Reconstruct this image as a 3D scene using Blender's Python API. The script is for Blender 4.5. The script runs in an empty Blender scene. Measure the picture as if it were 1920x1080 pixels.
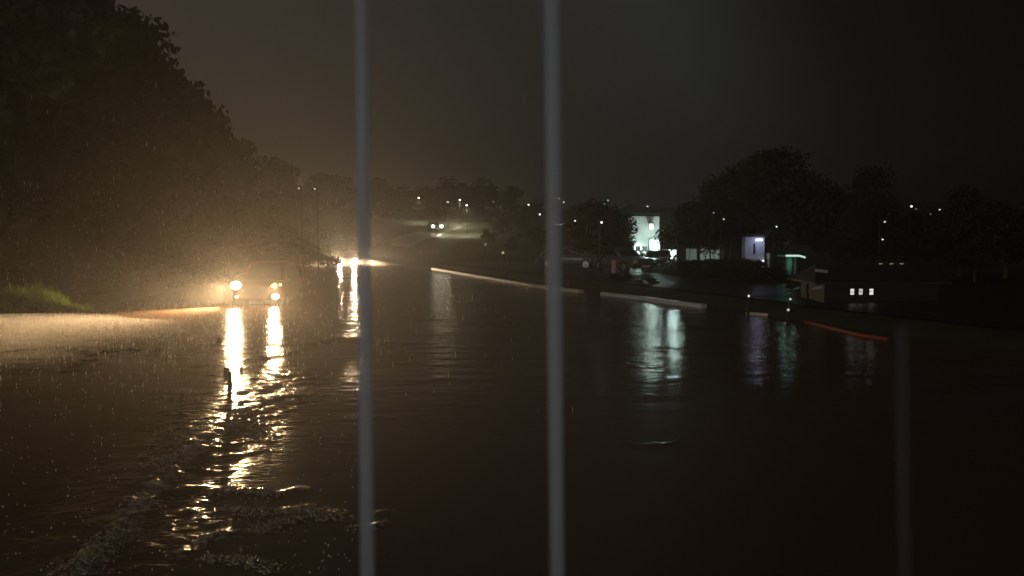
import bpy, bmesh, math, random
import numpy as np
from mathutils import Vector, Matrix

# ------------------------------------------------------------------ camera
F_PX = 1507.0                                   # focal length in photo pixels (1920 wide)
CAM_Z = 2.8
PITCH = math.atan(110.0 / F_PX)
SC = bpy.context.scene
cam_data = bpy.data.cameras.new("camera")
cam = bpy.data.objects.new("camera", cam_data)
SC.collection.objects.link(cam)
SC.camera = cam
cam.location = (0, 0, CAM_Z)
cam.rotation_euler = (math.pi / 2 - PITCH, 0, 0)
cam_data.sensor_width = 36
cam_data.lens = F_PX / 1920 * 36
cam_data.clip_start = 0.05
cam_data.clip_end = 3000
cam_data.dof.use_dof = True
cam_data.dof.focus_distance = 26
cam_data.dof.aperture_fstop = 2.6

# ------------------------------------------------------------------ world: overcast night sky
world = bpy.data.worlds.new("World")
SC.world = world
world.use_nodes = True
wn = world.node_tree
wn.nodes.clear()
wo = wn.nodes.new("ShaderNodeOutputWorld")
bg = wn.nodes.new("ShaderNodeBackground")
# town skyglow under low cloud: brighter and browner towards the town side (-X), black to the right
wtc = wn.nodes.new("ShaderNodeTexCoord")
wsep = wn.nodes.new("ShaderNodeSeparateXYZ")
wn.links.new(wtc.outputs["Generated"], wsep.inputs[0])
ramp = wn.nodes.new("ShaderNodeValToRGB")
wmr = wn.nodes.new("ShaderNodeMapRange")
wmr.inputs["From Min"].default_value = -0.45
wmr.inputs["From Max"].default_value = 0.62
wma = wn.nodes.new("ShaderNodeMath")
wma.operation = 'MULTIPLY_ADD'
wma.inputs[1].default_value = -0.2
wma.inputs[2].default_value = 0.18
wn.links.new(wsep.outputs["Y"], wma.inputs[0])
wmb = wn.nodes.new("ShaderNodeMath")
wmb.operation = 'ADD'
wn.links.new(wma.outputs[0], wmb.inputs[0])
wn.links.new(wsep.outputs["X"], wmb.inputs[1])
wmc = wn.nodes.new("ShaderNodeMath")
wmc.operation = 'MULTIPLY_ADD'
wmc.inputs[1].default_value = 0.38
wn.links.new(wsep.outputs["Z"], wmc.inputs[0])
wn.links.new(wmb.outputs[0], wmc.inputs[2])
# faint large cloud shapes lit by the town
wnz = wn.nodes.new("ShaderNodeTexNoise")
wnz.inputs["Scale"].default_value = 2.2
wnz.inputs["Detail"].default_value = 4
wn.links.new(wtc.outputs["Generated"], wnz.inputs["Vector"])
wmd = wn.nodes.new("ShaderNodeMath")
wmd.operation = 'MULTIPLY_ADD'
wmd.inputs[1].default_value = 0.22
wn.links.new(wnz.outputs["Fac"], wmd.inputs[0])
wme = wn.nodes.new("ShaderNodeMath")
wme.operation = 'SUBTRACT'
wme.inputs[1].default_value = 0.11
wn.links.new(wmc.outputs[0], wmd.inputs[2])
wn.links.new(wmd.outputs[0], wme.inputs[0])
wn.links.new(wme.outputs[0], wmr.inputs["Value"])
wn.links.new(wmr.outputs[0], ramp.inputs[0])
cr = ramp.color_ramp
cr.elements[0].position = 0.0
cr.elements[0].color = (0.060, 0.045, 0.038, 1)
cr.elements[1].position = 1.0
cr.elements[1].color = (0.0022, 0.0016, 0.0014, 1)
for pos, c in ((0.25, (0.040, 0.034, 0.027)), (0.45, (0.022, 0.0215, 0.0185)), (0.65, (0.027, 0.0305, 0.0275)), (0.85, (0.0048, 0.0044, 0.0036))):
    e = cr.elements.new(pos)
    e.color = (*c, 1)
# bright low band added behind the camera, unseen, to light foam and streaks
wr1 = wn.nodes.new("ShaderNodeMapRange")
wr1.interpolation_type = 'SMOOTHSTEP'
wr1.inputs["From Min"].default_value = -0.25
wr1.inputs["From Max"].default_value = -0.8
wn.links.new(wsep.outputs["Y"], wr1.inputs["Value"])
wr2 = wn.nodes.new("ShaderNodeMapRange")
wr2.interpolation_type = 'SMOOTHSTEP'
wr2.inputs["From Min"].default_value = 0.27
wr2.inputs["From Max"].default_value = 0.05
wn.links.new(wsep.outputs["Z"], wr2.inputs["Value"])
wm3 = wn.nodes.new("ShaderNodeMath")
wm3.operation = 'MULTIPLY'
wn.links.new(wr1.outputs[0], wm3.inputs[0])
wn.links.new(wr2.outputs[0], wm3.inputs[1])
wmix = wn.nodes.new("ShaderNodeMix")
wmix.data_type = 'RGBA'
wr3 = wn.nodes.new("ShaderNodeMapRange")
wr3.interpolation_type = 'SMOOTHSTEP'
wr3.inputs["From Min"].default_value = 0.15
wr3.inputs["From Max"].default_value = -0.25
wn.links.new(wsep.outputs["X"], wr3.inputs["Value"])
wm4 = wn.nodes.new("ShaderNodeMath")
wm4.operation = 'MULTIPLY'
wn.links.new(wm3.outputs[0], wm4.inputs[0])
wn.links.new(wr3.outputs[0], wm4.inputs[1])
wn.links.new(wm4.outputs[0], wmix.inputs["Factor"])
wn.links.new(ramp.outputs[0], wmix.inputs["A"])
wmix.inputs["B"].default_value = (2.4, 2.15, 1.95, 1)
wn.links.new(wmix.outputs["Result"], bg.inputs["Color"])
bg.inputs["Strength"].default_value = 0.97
wn.links.new(bg.outputs[0], wo.inputs["Surface"])

SC.view_settings.view_transform = 'Standard'
SC.view_settings.look = 'None'
SC.view_settings.exposure = 0
SC.view_settings.gamma = 1
cy = SC.cycles
cy.max_bounces = 5
cy.diffuse_bounces = 2
cy.glossy_bounces = 3
cy.transmission_bounces = 3
cy.volume_bounces = 0
cy.transparent_max_bounces = 8
cy.sample_clamp_indirect = 2.0
cy.use_denoising = True

# light settings (watts)
CAR1_POWER = 8000.0
CAR1_GLOW = 430.0
CAR2_POWER = 17000.0
CAR2_GLOW = 170.0
WARM = (1.0, 0.67, 0.33)
WARM2 = (1.0, 0.75, 0.45)
COOL = (0.70, 1.0, 0.90)
HAZE_DENSITY = 0.0029

R = random.Random(7)
PI = math.pi
cp, sp = math.cos(PITCH), math.sin(PITCH)


def P(x, y, d):
    """photo pixel at depth d (metres ahead) -> world point"""
    u, v = (x - 960) / F_PX, (540 - y) / F_PX
    dy, dz = cp + v * sp, -sp + v * cp
    s = d / dy
    return Vector((u * s, d, CAM_Z + dz * s))


def G(x, y, z=0.0):
    """photo pixel on the horizontal plane z -> world point"""
    u, v = (x - 960) / F_PX, (540 - y) / F_PX
    dy, dz = cp + v * sp, -sp + v * cp
    s = (z - CAM_Z) / dz
    return Vector((u * s, dy * s, z))


# ------------------------------------------------------------------ materials
MATS = {}


def mat(name, col, rough=0.6, metal=0.0, emit=None, estr=0.0, noise=0.0, nscale=6.0, bump=0.0, spec=0.5, trans=None, coat=0.0):
    if name in MATS:
        return MATS[name]
    m = bpy.data.materials.new(name)
    m.use_nodes = True
    nt = m.node_tree
    b = nt.nodes["Principled BSDF"]
    b.inputs["Base Color"].default_value = (*col, 1)
    b.inputs["Roughness"].default_value = rough
    b.inputs["Metallic"].default_value = metal
    b.inputs["Specular IOR Level"].default_value = spec
    b.inputs["Coat Weight"].default_value = coat
    if emit:
        b.inputs["Emission Color"].default_value = (*emit, 1)
        b.inputs["Emission Strength"].default_value = estr
    if noise or bump:
        tc = nt.nodes.new("ShaderNodeTexCoord")
        nz = nt.nodes.new("ShaderNodeTexNoise")
        nz.inputs["Scale"].default_value = nscale
        nz.inputs["Detail"].default_value = 5
        nt.links.new(tc.outputs["Object"], nz.inputs["Vector"])
        if noise:
            mx = nt.nodes.new("ShaderNodeMix")
            mx.data_type = 'RGBA'
            mx.inputs["A"].default_value = (*[c * (1 - noise) for c in col], 1)
            mx.inputs["B"].default_value = (*[min(1, c * (1 + noise)) for c in col], 1)
            nt.links.new(nz.outputs["Fac"], mx.inputs["Factor"])
            nt.links.new(mx.outputs["Result"], b.inputs["Base Color"])
        if bump:
            bp = nt.nodes.new("ShaderNodeBump")
            bp.inputs["Strength"].default_value = bump
            bp.inputs["Distance"].default_value = 0.03
            nt.links.new(nz.outputs["Fac"], bp.inputs["Height"])
            nt.links.new(bp.outputs[0], b.inputs["Normal"])
    if trans:
        t = nt.nodes.new("ShaderNodeBsdfTranslucent")
        t.inputs["Color"].default_value = (*trans, 1)
        ad = nt.nodes.new("ShaderNodeMixShader")
        ad.inputs[0].default_value = 0.45
        nt.links.new(b.outputs[0], ad.inputs[1])
        nt.links.new(t.outputs[0], ad.inputs[2])
        nt.links.new(ad.outputs[0], nt.nodes["Material Output"].inputs["Surface"])
    MATS[name] = m
    return m


def glow(name, col, strength):
    return mat(name, (0.8, 0.8, 0.8), 0.3, emit=col, estr=strength)


# ------------------------------------------------------------------ mesh helpers
class MB:
    def __init__(s):
        s.v, s.f = [], []

    def add(s, vs, fs):
        o = len(s.v)
        s.v += [tuple(p) for p in vs]
        s.f += [tuple(i + o for i in q) for q in fs]
        return s

    def box(s, x0, x1, y0, y1, z0, z1, bev=0.0):
        if bev <= 0:
            vs = [(x0, y0, z0), (x1, y0, z0), (x1, y1, z0), (x0, y1, z0), (x0, y0, z1), (x1, y0, z1), (x1, y1, z1), (x0, y1, z1)]
            return s.add(vs, [(0, 3, 2, 1), (4, 5, 6, 7), (0, 1, 5, 4), (1, 2, 6, 5), (2, 3, 7, 6), (3, 0, 4, 7)])
        bm = bmesh.new()
        bmesh.ops.create_cube(bm, size=1)
        for v in bm.verts:
            v.co = ((x0 + x1) / 2 + v.co.x * (x1 - x0), (y0 + y1) / 2 + v.co.y * (y1 - y0), (z0 + z1) / 2 + v.co.z * (z1 - z0))
        bmesh.ops.bevel(bm, geom=bm.edges[:], offset=bev, segments=2, affect='EDGES', profile=0.7)
        bm.verts.index_update()
        s.add([v.co[:] for v in bm.verts], [[v.index for v in f.verts] for f in bm.faces])
        bm.free()
        return s

    def tube(s, pts, rad, n=8, cap=True):
        """tapered tube through points"""
        rings = []
        for i, p in enumerate(pts):
            p = Vector(p)
            a = Vector(pts[max(0, i - 1)])
            b = Vector(pts[min(len(pts) - 1, i + 1)])
            t = (b - a).normalized()
            u = t.cross(Vector((0.31, 0.95, 0.05)))
            if u.length < 0.1:
                u = t.cross(Vector((1, 0, 0)))
            u.normalize()
            w = t.cross(u)
            r = rad[i] if isinstance(rad, (list, tuple)) else rad
            rings.append([p + (u * math.cos(2 * PI * k / n) + w * math.sin(2 * PI * k / n)) * r for k in range(n)])
        vs = [q for r_ in rings for q in r_]
        fs = []
        for i in range(len(rings) - 1):
            for k in range(n):
                fs.append((i * n + k, i * n + (k + 1) % n, (i + 1) * n + (k + 1) % n, (i + 1) * n + k))
        if cap:
            fs.append(tuple(range(n))[::-1])
            fs.append(tuple((len(rings) - 1) * n + k for k in range(n)))
        return s.add(vs, fs)

    def loft(s, rings, cap=True):
        n = len(rings[0])
        vs = [q for r_ in rings for q in r_]
        fs = []
        for i in range(len(rings) - 1):
            for k in range(n):
                fs.append((i * n + k, i * n + (k + 1) % n, (i + 1) * n + (k + 1) % n, (i + 1) * n + k))
        if cap:
            fs.append(tuple(range(n))[::-1])
            fs.append(tuple((len(rings) - 1) * n + k for k in range(n)))
        return s.add(vs, fs)

    def prism(s, poly, y0, y1):
        """poly in (x,z), extruded along y"""
        n = len(poly)
        vs = [(p[0], y0, p[1]) for p in poly] + [(p[0], y1, p[1]) for p in poly]
        fs = [tuple(range(n)), tuple(range(n, 2 * n))[::-1]] + [(i, n + i, n + (i + 1) % n, (i + 1) % n) for i in range(n)]
        return s.add(vs, fs)

    def ball(s, c, rx, ry, rz, nu=10, nv=6):
        vs, fs = [], []
        for j in range(nv + 1):
            th = PI * j / nv
            for i in range(nu):
                ph = 2 * PI * i / nu
                vs.append((c[0] + rx * math.sin(th) * math.cos(ph), c[1] + ry * math.sin(th) * math.sin(ph), c[2] + rz * math.cos(th)))
        for j in range(nv):
            for i in range(nu):
                fs.append((j * nu + i, (j + 1) * nu + i, (j + 1) * nu + (i + 1) % nu, j * nu + (i + 1) % nu))
        return s.add(vs, fs)

    def build(s, name, m, parent=None, smooth=False, loc=None, rot=None):
        me = bpy.data.meshes.new(name)
        me.from_pydata(s.v, [], s.f)
        me.validate()
        if smooth:
            me.polygons.foreach_set("use_smooth", [True] * len(me.polygons))
        me.materials.append(m)
        o = bpy.data.objects.new(name, me)
        SC.collection.objects.link(o)
        if parent:
            o.parent = parent
        if loc is not None:
            o.location = loc
        if rot is not None:
            o.rotation_euler = rot
        return o


def tag(o, label=None, cat=None, group=None, kind=None):
    if label:
        o["label"] = label
    if cat:
        o["category"] = cat
    if group:
        o["group"] = group
    if kind:
        o["kind"] = kind
    return o


def empty(name, loc, rz=0.0, label=None, cat=None, group=None):
    o = bpy.data.objects.new(name, None)
    SC.collection.objects.link(o)
    o.empty_display_size = 0.3
    o.location = loc
    o.rotation_euler = (0, 0, rz)
    return tag(o, label, cat, group)


def copy_tree(o, parent=None):
    c = o.copy()
    SC.collection.objects.link(c)
    if parent:
        c.parent = parent
    for ch in list(o.children):
        copy_tree(ch, c)
    return c


def lamp_light(kind, name, parent, loc, power, col, size=0.08, target=None, cone=2.4, blend=1.0):
    ld = bpy.data.lights.new(name, kind)
    ld.energy = power
    ld.color = col
    ld.shadow_soft_size = size
    o = bpy.data.objects.new(name, ld)
    SC.collection.objects.link(o)
    if kind == 'SPOT':
        ld.spot_size = cone
        ld.spot_blend = blend
    if target is not None:
        o.rotation_euler = (Vector(target) - Vector(loc)).to_track_quat('-Z', 'Y').to_euler()
    o.location = loc
    if parent:
        o.parent = parent
    return o


# ------------------------------------------------------------------ value noise
_rng = np.random.RandomState(3)
_tab = _rng.rand(256, 256)


def vnoise(x, y):
    xi, yi = np.floor(x).astype(int), np.floor(y).astype(int)
    fx, fy = x - xi, y - yi
    fx, fy = fx * fx * (3 - 2 * fx), fy * fy * (3 - 2 * fy)
    g = lambda a, b: _tab[a & 255, b & 255]
    return (g(xi, yi) * (1 - fx) * (1 - fy) + g(xi + 1, yi) * fx * (1 - fy) + g(xi, yi + 1) * (1 - fx) * fy + g(xi + 1, yi + 1) * fx * fy) * 2 - 1


def fbm(x, y, o=4):
    s, a = 0, 1
    for k in range(o):
        s = s + a * vnoise(x * 2 ** k + 17.3 * k, y * 2 ** k + 9.1 * k)
        a *= 0.5
    return s


def smooth(t):
    t = np.clip(t, 0, 1)
    return t * t * (3 - 2 * t)


RY = [-40, 5, 15, 21.6, 30.6, 44, 58, 72, 88, 98]
RX = [27, 20, 14, 9.7, 6.5, 0.6, -5.6, -10, -14.5, -18.8]
LY = [-40, 14, 20, 26, 31, 45, 66, 88, 98]
LX = [-19, -17.5, -16.8, -15.8, -15.0, -15.6, -18.5, -19.6, -19]


def ground_z(x, y):
    x = np.asarray(x, float)
    y = np.asarray(y, float)
    xr, xl = np.interp(y, RY, RX), np.interp(y, LY, LX)
    dr, dl = x - xr, xl - x
    far = y - 95
    out = np.maximum(np.maximum(dr, dl), far)
    z = -0.45 + 0.72 * smooth((out + 1.2) / 2.4)
    z = z + 1.5 * smooth((dl - 0.8) / 7) * (x < -10) * smooth((120 - y) / 40)
    z = z + 0.06 * np.clip(y - 90, 0, 170) + 0.015 * np.clip(y - 260, 0, 400)
    z = z + np.where(out > 0.5, 0.10 * fbm(x * 0.3, y * 0.3), 0) * smooth((out - 0.5) / 3)
    z = z + 2.2 * fbm(x * 0.012 + 5, y * 0.012, 3) * smooth((y - 110) / 60)
    z = z + 5 * smooth((np.abs(x) - 60) / 160) * smooth((y - 40) / 60) * (x < 0)
    return z


def gz(x, y):
    return float(ground_z(x, y))


def grid_mesh(name, X, Y, Z, m, smoothf=True):
    nr, nc = X.shape
    me = bpy.data.meshes.new(name)
    co = np.stack([X, Y, Z], -1).reshape(-1, 3)
    me.vertices.add(len(co))
    me.vertices.foreach_set("co", co.ravel())
    i = np.arange(nr - 1)[:, None] * nc + np.arange(nc - 1)[None, :]
    q = np.stack([i, i + 1, i + nc + 1, i + nc], -1).reshape(-1, 4)
    me.loops.add(q.size)
    me.loops.foreach_set("vertex_index", q.ravel().astype(np.int32))
    me.polygons.add(len(q))
    me.polygons.foreach_set("loop_start", np.arange(len(q), dtype=np.int32) * 4)
    me.polygons.foreach_set("loop_total", np.full(len(q), 4, np.int32))
    me.polygons.foreach_set("use_smooth", np.ones(len(q), bool))
    me.update(calc_edges=True)
    me.materials.append(m)
    o = bpy.data.objects.new(name, me)
    SC.collection.objects.link(o)
    return o


# ------------------------------------------------------------------ ground
xs = np.sign(np.linspace(-1, 1, 321)) * (np.abs(np.linspace(-1, 1, 321)) ** 2.1) * 330
ys = np.concatenate([np.linspace(-40, 0, 12)[:-1], np.linspace(0, 100, 180)[:-1], 100 + 520 * np.linspace(0, 1, 90) ** 1.6])
GX, GY = np.meshgrid(xs, ys)
ground_mat = mat("wet_soil_and_grass", (0.045, 0.050, 0.022), 0.7, noise=0.6, nscale=1.2, bump=0.8)
tag(grid_mesh("ground", GX, GY, ground_z(GX, GY), ground_mat), kind="structure")

# ------------------------------------------------------------------ flood water
foam_paths = [  # photo-pixel polylines of the foaming current edges: points, width (m), height (m), foam
    ([(150, 1072), (205, 1020), (250, 965), (300, 915), (322, 885), (372, 842), (420, 805), (450, 782), (500, 748), (545, 737), (600, 742)], 0.13, 0.10, 0.9),
    ([(300, 905), (318, 860), (325, 820), (322, 770), (350, 735)], 0.16, 0.05, 0.35),
    ([(330, 1040), (385, 1010), (440, 995), (520, 985), (560, 978)], 0.07, 0.06, 0.9),
    ([(360, 975), (430, 958), (500, 966), (570, 960), (640, 972)], 0.07, 0.05, 0.8),
    ([(400, 926), (450, 918), (520, 928), (570, 925)], 0.06, 0.05, 0.8),
    ([(600, 975), (660, 988), (700, 998), (730, 968)], 0.06, 0.05, 0.6),
    ([(390, 1050), (450, 1052), (520, 1072)], 0.07, 0.05, 0.7),
    ([(440, 800), (480, 795), (500, 815)], 0.18, 0.06, 0.8),
    ([(405, 712), (470, 707), (560, 705)], 0.10, 0.05, 0.2),
    ([(0, 660), (60, 655), (110, 652), (150, 660)], 0.2, 0.09, 0.0),
    ([(150, 690), (200, 658), (270, 655), (330, 668)], 0.25, 0.10, 0.0),
    ([(480, 668), (530, 664), (600, 640), (680, 632)], 0.2, 0.08, 0.0),
    ([(1150, 680), (1200, 688), (1300, 690)], 0.15, 0.06, 0.0),
    ([(1130, 828), (1200, 832), (1290, 825)], 0.10, 0.05, 0.0),
]
NR, NT = 1000, 760
rr = 1.5 * (115 / 1.5) ** np.linspace(0, 1, NR)
tt = np.radians(np.linspace(-72, 72, NT))
tt = np.sign(tt) * np.abs(tt / np.radians(72)) ** 1.35 * np.radians(72)
RRg, TTg = np.meshgrid(rr, tt, indexing='ij')
WX, WY = RRg * np.sin(TTg), RRg * np.cos(TTg)
H = 0.008 * fbm(WX * 0.9 + 3, WY * 2.4, 4) + 0.006 * fbm(WX * 3.1, WY * 6.0 + 2, 3)
H += 0.020 * fbm(WX * 0.25, WY * 0.55 + 7, 3)
cur = smooth((-WX - 0.18 * WY + 1.5) / 4)               # rougher current on the left
H += 0.006 * fbm(WX * 5 + 11, WY * 9, 3) * (0.15 + cur)
FO = np.zeros_like(H)
A_ = [G(*p) for p in ((150, 1072), (250, 965), (322, 885), (420, 805), (500, 748), (560, 700))]
dA = np.full(H.shape, 9.0)
for k in range(5):
    ax, ay, bx, by = A_[k].x, A_[k].y, A_[k + 1].x, A_[k + 1].y
    t = np.clip(((WX - ax) * (bx - ax) + (WY - ay) * (by - ay)) / ((bx - ax) ** 2 + (by - ay) ** 2), 0, 1)
    dA = np.minimum(dA, np.hypot(WX - ax - t * (bx - ax), WY - ay - t * (by - ay)))
turb = np.exp(-(dA / 0.75) ** 2)
calm = 0.14 + 0.86 * smooth((WY - 9) / 12)
H *= np.maximum(calm * 0.8, turb)
H += turb * 0.012 * fbm(WX * 5, WY * 6, 4)
TU = np.clip(0.06 + 0.45 * smooth((WY - 11) / 12) + 1.3 * turb, 0, 1.6)
for pts, w, h, fo in foam_paths:
    g = [G(*p) for p in pts]
    dmin = np.full(H.shape, 9.0)
    tpos = np.zeros(H.shape)
    wx = WX + 0.10 * fbm(WX * 2.2, WY * 2.2 + 40, 3)
    wy = WY + 0.16 * fbm(WX * 2.2 + 60, WY * 2.2, 3)
    for k in range(len(g) - 1):
        ax, ay, bx, by = g[k].x, g[k].y, g[k + 1].x, g[k + 1].y
        L2 = (bx - ax) ** 2 + (by - ay) ** 2
        t = np.clip(((wx - ax) * (bx - ax) + (wy - ay) * (by - ay)) / L2, 0, 1)
        d = np.hypot(wx - ax - t * (bx - ax), wy - ay - t * (by - ay))
        dmin = np.minimum(dmin, d)
    ww = w * (1.0 + 0.02 * WY)
    prof = np.exp(-(dmin / ww) ** 2)
    lump = 0.65 + 0.5 * fbm(WX * 5, WY * 5 + 9, 2)
    H += 0.32 * h * prof * lump * (0.6 + 0.9 * np.clip(fbm(WX * 8, WY * 10 + 3, 2), -0.6, 1))
    FO = np.maximum(FO, fo * np.exp(-(dmin / (ww * 1.7)) ** 2))
water_m = bpy.data.materials.new("muddy_flood_water")
water_m.use_nodes = True
nt = water_m.node_tree
b = nt.nodes["Principled BSDF"]
b.inputs["Roughness"].default_value = 0.16
b.inputs["IOR"].default_value = 1.33
b.inputs["Specular IOR Level"].default_value = 0.5
at = nt.nodes.new("ShaderNodeAttribute")
at.attribute_name = "foam"
mx = nt.nodes.new("ShaderNodeMix")
mx.data_type = 'RGBA'
mx.inputs["A"].default_value = (0.150, 0.090, 0.060, 1)
mx.inputs["B"].default_value = (0.75, 0.66, 0.54, 1)
fn = nt.nodes.new("ShaderNodeTexNoise")
fn.inputs["Scale"].default_value = 7
fn.inputs["Detail"].default_value = 6
fn.inputs["Roughness"].default_value = 0.7
ftc = nt.nodes.new("ShaderNodeTexCoord")
nt.links.new(ftc.outputs["Object"], fn.inputs["Vector"])
fm = nt.nodes.new("ShaderNodeMath")
fm.operation = 'MULTIPLY_ADD'
fm.inputs[1].default_value = 5.5
nt.links.new(fn.outputs["Fac"], fm.inputs[0])
fm.inputs[2].default_value = -3.75
fm2 = nt.nodes.new("ShaderNodeMath")
fm2.operation = 'MULTIPLY_ADD'
fm2.inputs[1].default_value = 1.7
nt.links.new(at.outputs["Fac"], fm2.inputs[0])
nt.links.new(fm.outputs[0], fm2.inputs[2])
fcl = nt.nodes.new("ShaderNodeClamp")
nt.links.new(fm2.outputs[0], fcl.inputs[0])
nt.links.new(fcl.outputs[0], mx.inputs["Factor"])
nt.links.new(mx.outputs["Result"], b.inputs["Base Color"])
mr = nt.nodes.new("ShaderNodeMapRange")
mr.inputs["To Min"].default_value = 0.13
mr.inputs["To Max"].default_value = 0.40
nt.links.new(fcl.outputs[0], mr.inputs["Value"])
nt.links.new(mr.outputs[0], b.inputs["Roughness"])
tc = nt.nodes.new("ShaderNodeTexCoord")
mp = nt.nodes.new("ShaderNodeMapping")
mp.inputs["Scale"].default_value = (1.0, 2.2, 1.0)
nt.links.new(tc.outputs["Object"], mp.inputs["Vector"])
n1 = nt.nodes.new("ShaderNodeTexNoise")
n1.inputs["Scale"].default_value = 6.5
n1.inputs["Detail"].default_value = 6
n1.inputs["Distortion"].default_value = 0.4
nt.links.new(mp.outputs[0], n1.inputs["Vector"])
bp = nt.nodes.new("ShaderNodeBump")
bp.inputs["Strength"].default_value = 0.6
bp.inputs["Distance"].default_value = 0.045
ab = nt.nodes.new("ShaderNodeAttribute")
ab.attribute_name = "choppy"
am = nt.nodes.new("ShaderNodeMath")
am.operation = 'MULTIPLY'
am.inputs[1].default_value = 0.6
nt.links.new(ab.outputs["Fac"], am.inputs[0])
nt.links.new(am.outputs[0], bp.inputs["Strength"])
vo = nt.nodes.new("ShaderNodeTexVoronoi")
vo.inputs["Scale"].default_value = 9.0
nt.links.new(tc.outputs["Object"], vo.inputs["Vector"])
vr = nt.nodes.new("ShaderNodeMapRange")       # rain pits: small round dimples
vr.interpolation_type = 'SMOOTHSTEP'
vr.inputs["From Min"].default_value = 0.05
vr.inputs["From Max"].default_value = 0.32
vr.inputs["To Max"].default_value = 0.22
nt.links.new(vo.outputs["Distance"], vr.inputs["Value"])
ha = nt.nodes.new("ShaderNodeMath")
ha.operation = 'ADD'
nt.links.new(n1.outputs["Fac"], ha.inputs[0])
nt.links.new(vr.outputs[0], ha.inputs[1])
nt.links.new(ha.outputs[0], bp.inputs["Height"])
nt.links.new(bp.outputs[0], b.inputs["Normal"])
water = grid_mesh("flood_water", WX, WY, H, water_m)
fa = water.data.attributes.new("foam", 'FLOAT', 'POINT')
fa.data.foreach_set("value", FO.ravel().astype(np.float32))
fb = water.data.attributes.new("choppy", 'FLOAT', 'POINT')
fb.data.foreach_set("value", TU.ravel().astype(np.float32))
tag(water, kind="structure")

# ------------------------------------------------------------------ paved forecourt, kerb, hillside road
asphalt = mat("wet_asphalt", (0.03, 0.03, 0.032), 0.45, noise=0.3, nscale=4, bump=0.3)
concrete = mat("painted_concrete", (0.75, 0.68, 0.54), 0.45, noise=0.3, nscale=3, bump=0.5)


def strip(name, left, right, m, dz=0.03, sub=24, kind="structure"):
    mb = MB()
    n = len(left)
    rows = []
    for i in range((n - 1) * sub + 1):
        t = i / sub
        k = min(int(t), n - 2)
        f = t - k
        a = Vector(left[k]).lerp(Vector(left[k + 1]), f)
        c = Vector(right[k]).lerp(Vector(right[k + 1]), f)
        rows.append((a, c))
    nc = 13
    vs = []
    for a, c in rows:
        for j in range(nc):
            p = a.lerp(c, j / (nc - 1))
            vs.append((p.x, p.y, gz(p.x, p.y) + dz))
    fs = [(i * nc + j, i * nc + j + 1, (i + 1) * nc + j + 1, (i + 1) * nc + j) for i in range(len(rows) - 1) for j in range(nc - 1)]
    mb.add(vs, fs)
    return tag(mb.build(name, m, smooth=True), kind=kind)


shore = [Vector((float(np.interp(y, RY, RX)), y)) for y in (20, 25, 30, 36, 42, 48, 54, 60)]
strip("forecourt_pavement", [(s.x + 1.6, s.y) for s in shore], [(s.x + 26, s.y + 10) for s in shore], asphalt, 0.05)


def kerb(pts, name="kerb", w=0.26, h=0.34, m=concrete, z0=-0.2):
    mb = MB()
    g = [Vector((p.x, p.y, 0)) for p in pts]
    rings = []
    for i, p in enumerate(g):
        t = (g[min(i + 1, len(g) - 1)] - g[max(i - 1, 0)]).normalized()
        nrm = Vector((t.y, -t.x, 0))
        z1 = z0 + h
        rings.append([p - nrm * w / 2 + Vector((0, 0, z0)), p - nrm * w / 2 + Vector((0, 0, z1 - 0.03)), p - nrm * (w / 2 - 0.03) + Vector((0, 0, z1)),
                      p + nrm * (w / 2 - 0.03) + Vector((0, 0, z1)), p + nrm * w / 2 + Vector((0, 0, z1 - 0.03)), p + nrm * w / 2 + Vector((0, 0, z0))])
    mb.loft(rings)
    return tag(mb.build(name, m), kind="structure")


def lerp_pts(px, n=10):
    out = []
    for k in range(len(px) - 1):
        for i in range(n):
            f = i / n
            out.append(G(px[k][0] * (1 - f) + px[k + 1][0] * f, px[k][1] * (1 - f) + px[k + 1][1] * f, 0.1))
    out.append(G(*px[-1], 0.1))
    return out


kerb(lerp_pts([(812, 503), (900, 517), (1000, 534), (1060, 542), (1090, 545)]))
kerb(lerp_pts([(1130, 549), (1200, 557), (1285, 568), (1320, 572)]), m=mat("wet_kerb_paint", (0.7, 0.7, 0.68), 0.3, noise=0.1, bump=0.3))
kerb(lerp_pts([(1400, 583), (1440, 586)]), w=0.1, h=0.27)
glow_kerb = mat("red_glow_concrete", (0.34, 0.07, 0.025), 0.5, noise=0.2)  # tail-light glow on the kerb, put into its base colour
kerb(lerp_pts([(1510, 598), (1560, 610), (1610, 622), (1665, 630)]), m=glow_kerb, w=0.10, h=0.26)

# hillside road with its verge
hl, hr = [], []
for (x, y, d) in [(735, 470, 98), (775, 441, 112), (815, 437, 124), (860, 434, 140), (905, 430, 158)]:
    p = P(x, y, d)
    hl.append((p.x - 2.2, p.y + 2.6))
    hr.append((p.x + 2.2, p.y - 2.6))
strip("hillside_road", hl, hr, mat("pale_wet_road", (0.16, 0.15, 0.12), 0.4, noise=0.2), 0.06)

# ------------------------------------------------------------------ trees
bark = mat("dark_bark", (0.06, 0.045, 0.03), 0.9, noise=0.4, nscale=12, bump=0.6)
leafs = [mat("leaf_green_%s" % k, c, 0.55, noise=0.35, nscale=1.5, trans=(c[0] * 1.2, c[1] * 1.2, c[2])) for k, c in
         (("deep", (0.026, 0.036, 0.014)), ("olive", (0.034, 0.036, 0.016)), ("fresh", (0.07, 0.11, 0.025)))]


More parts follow.
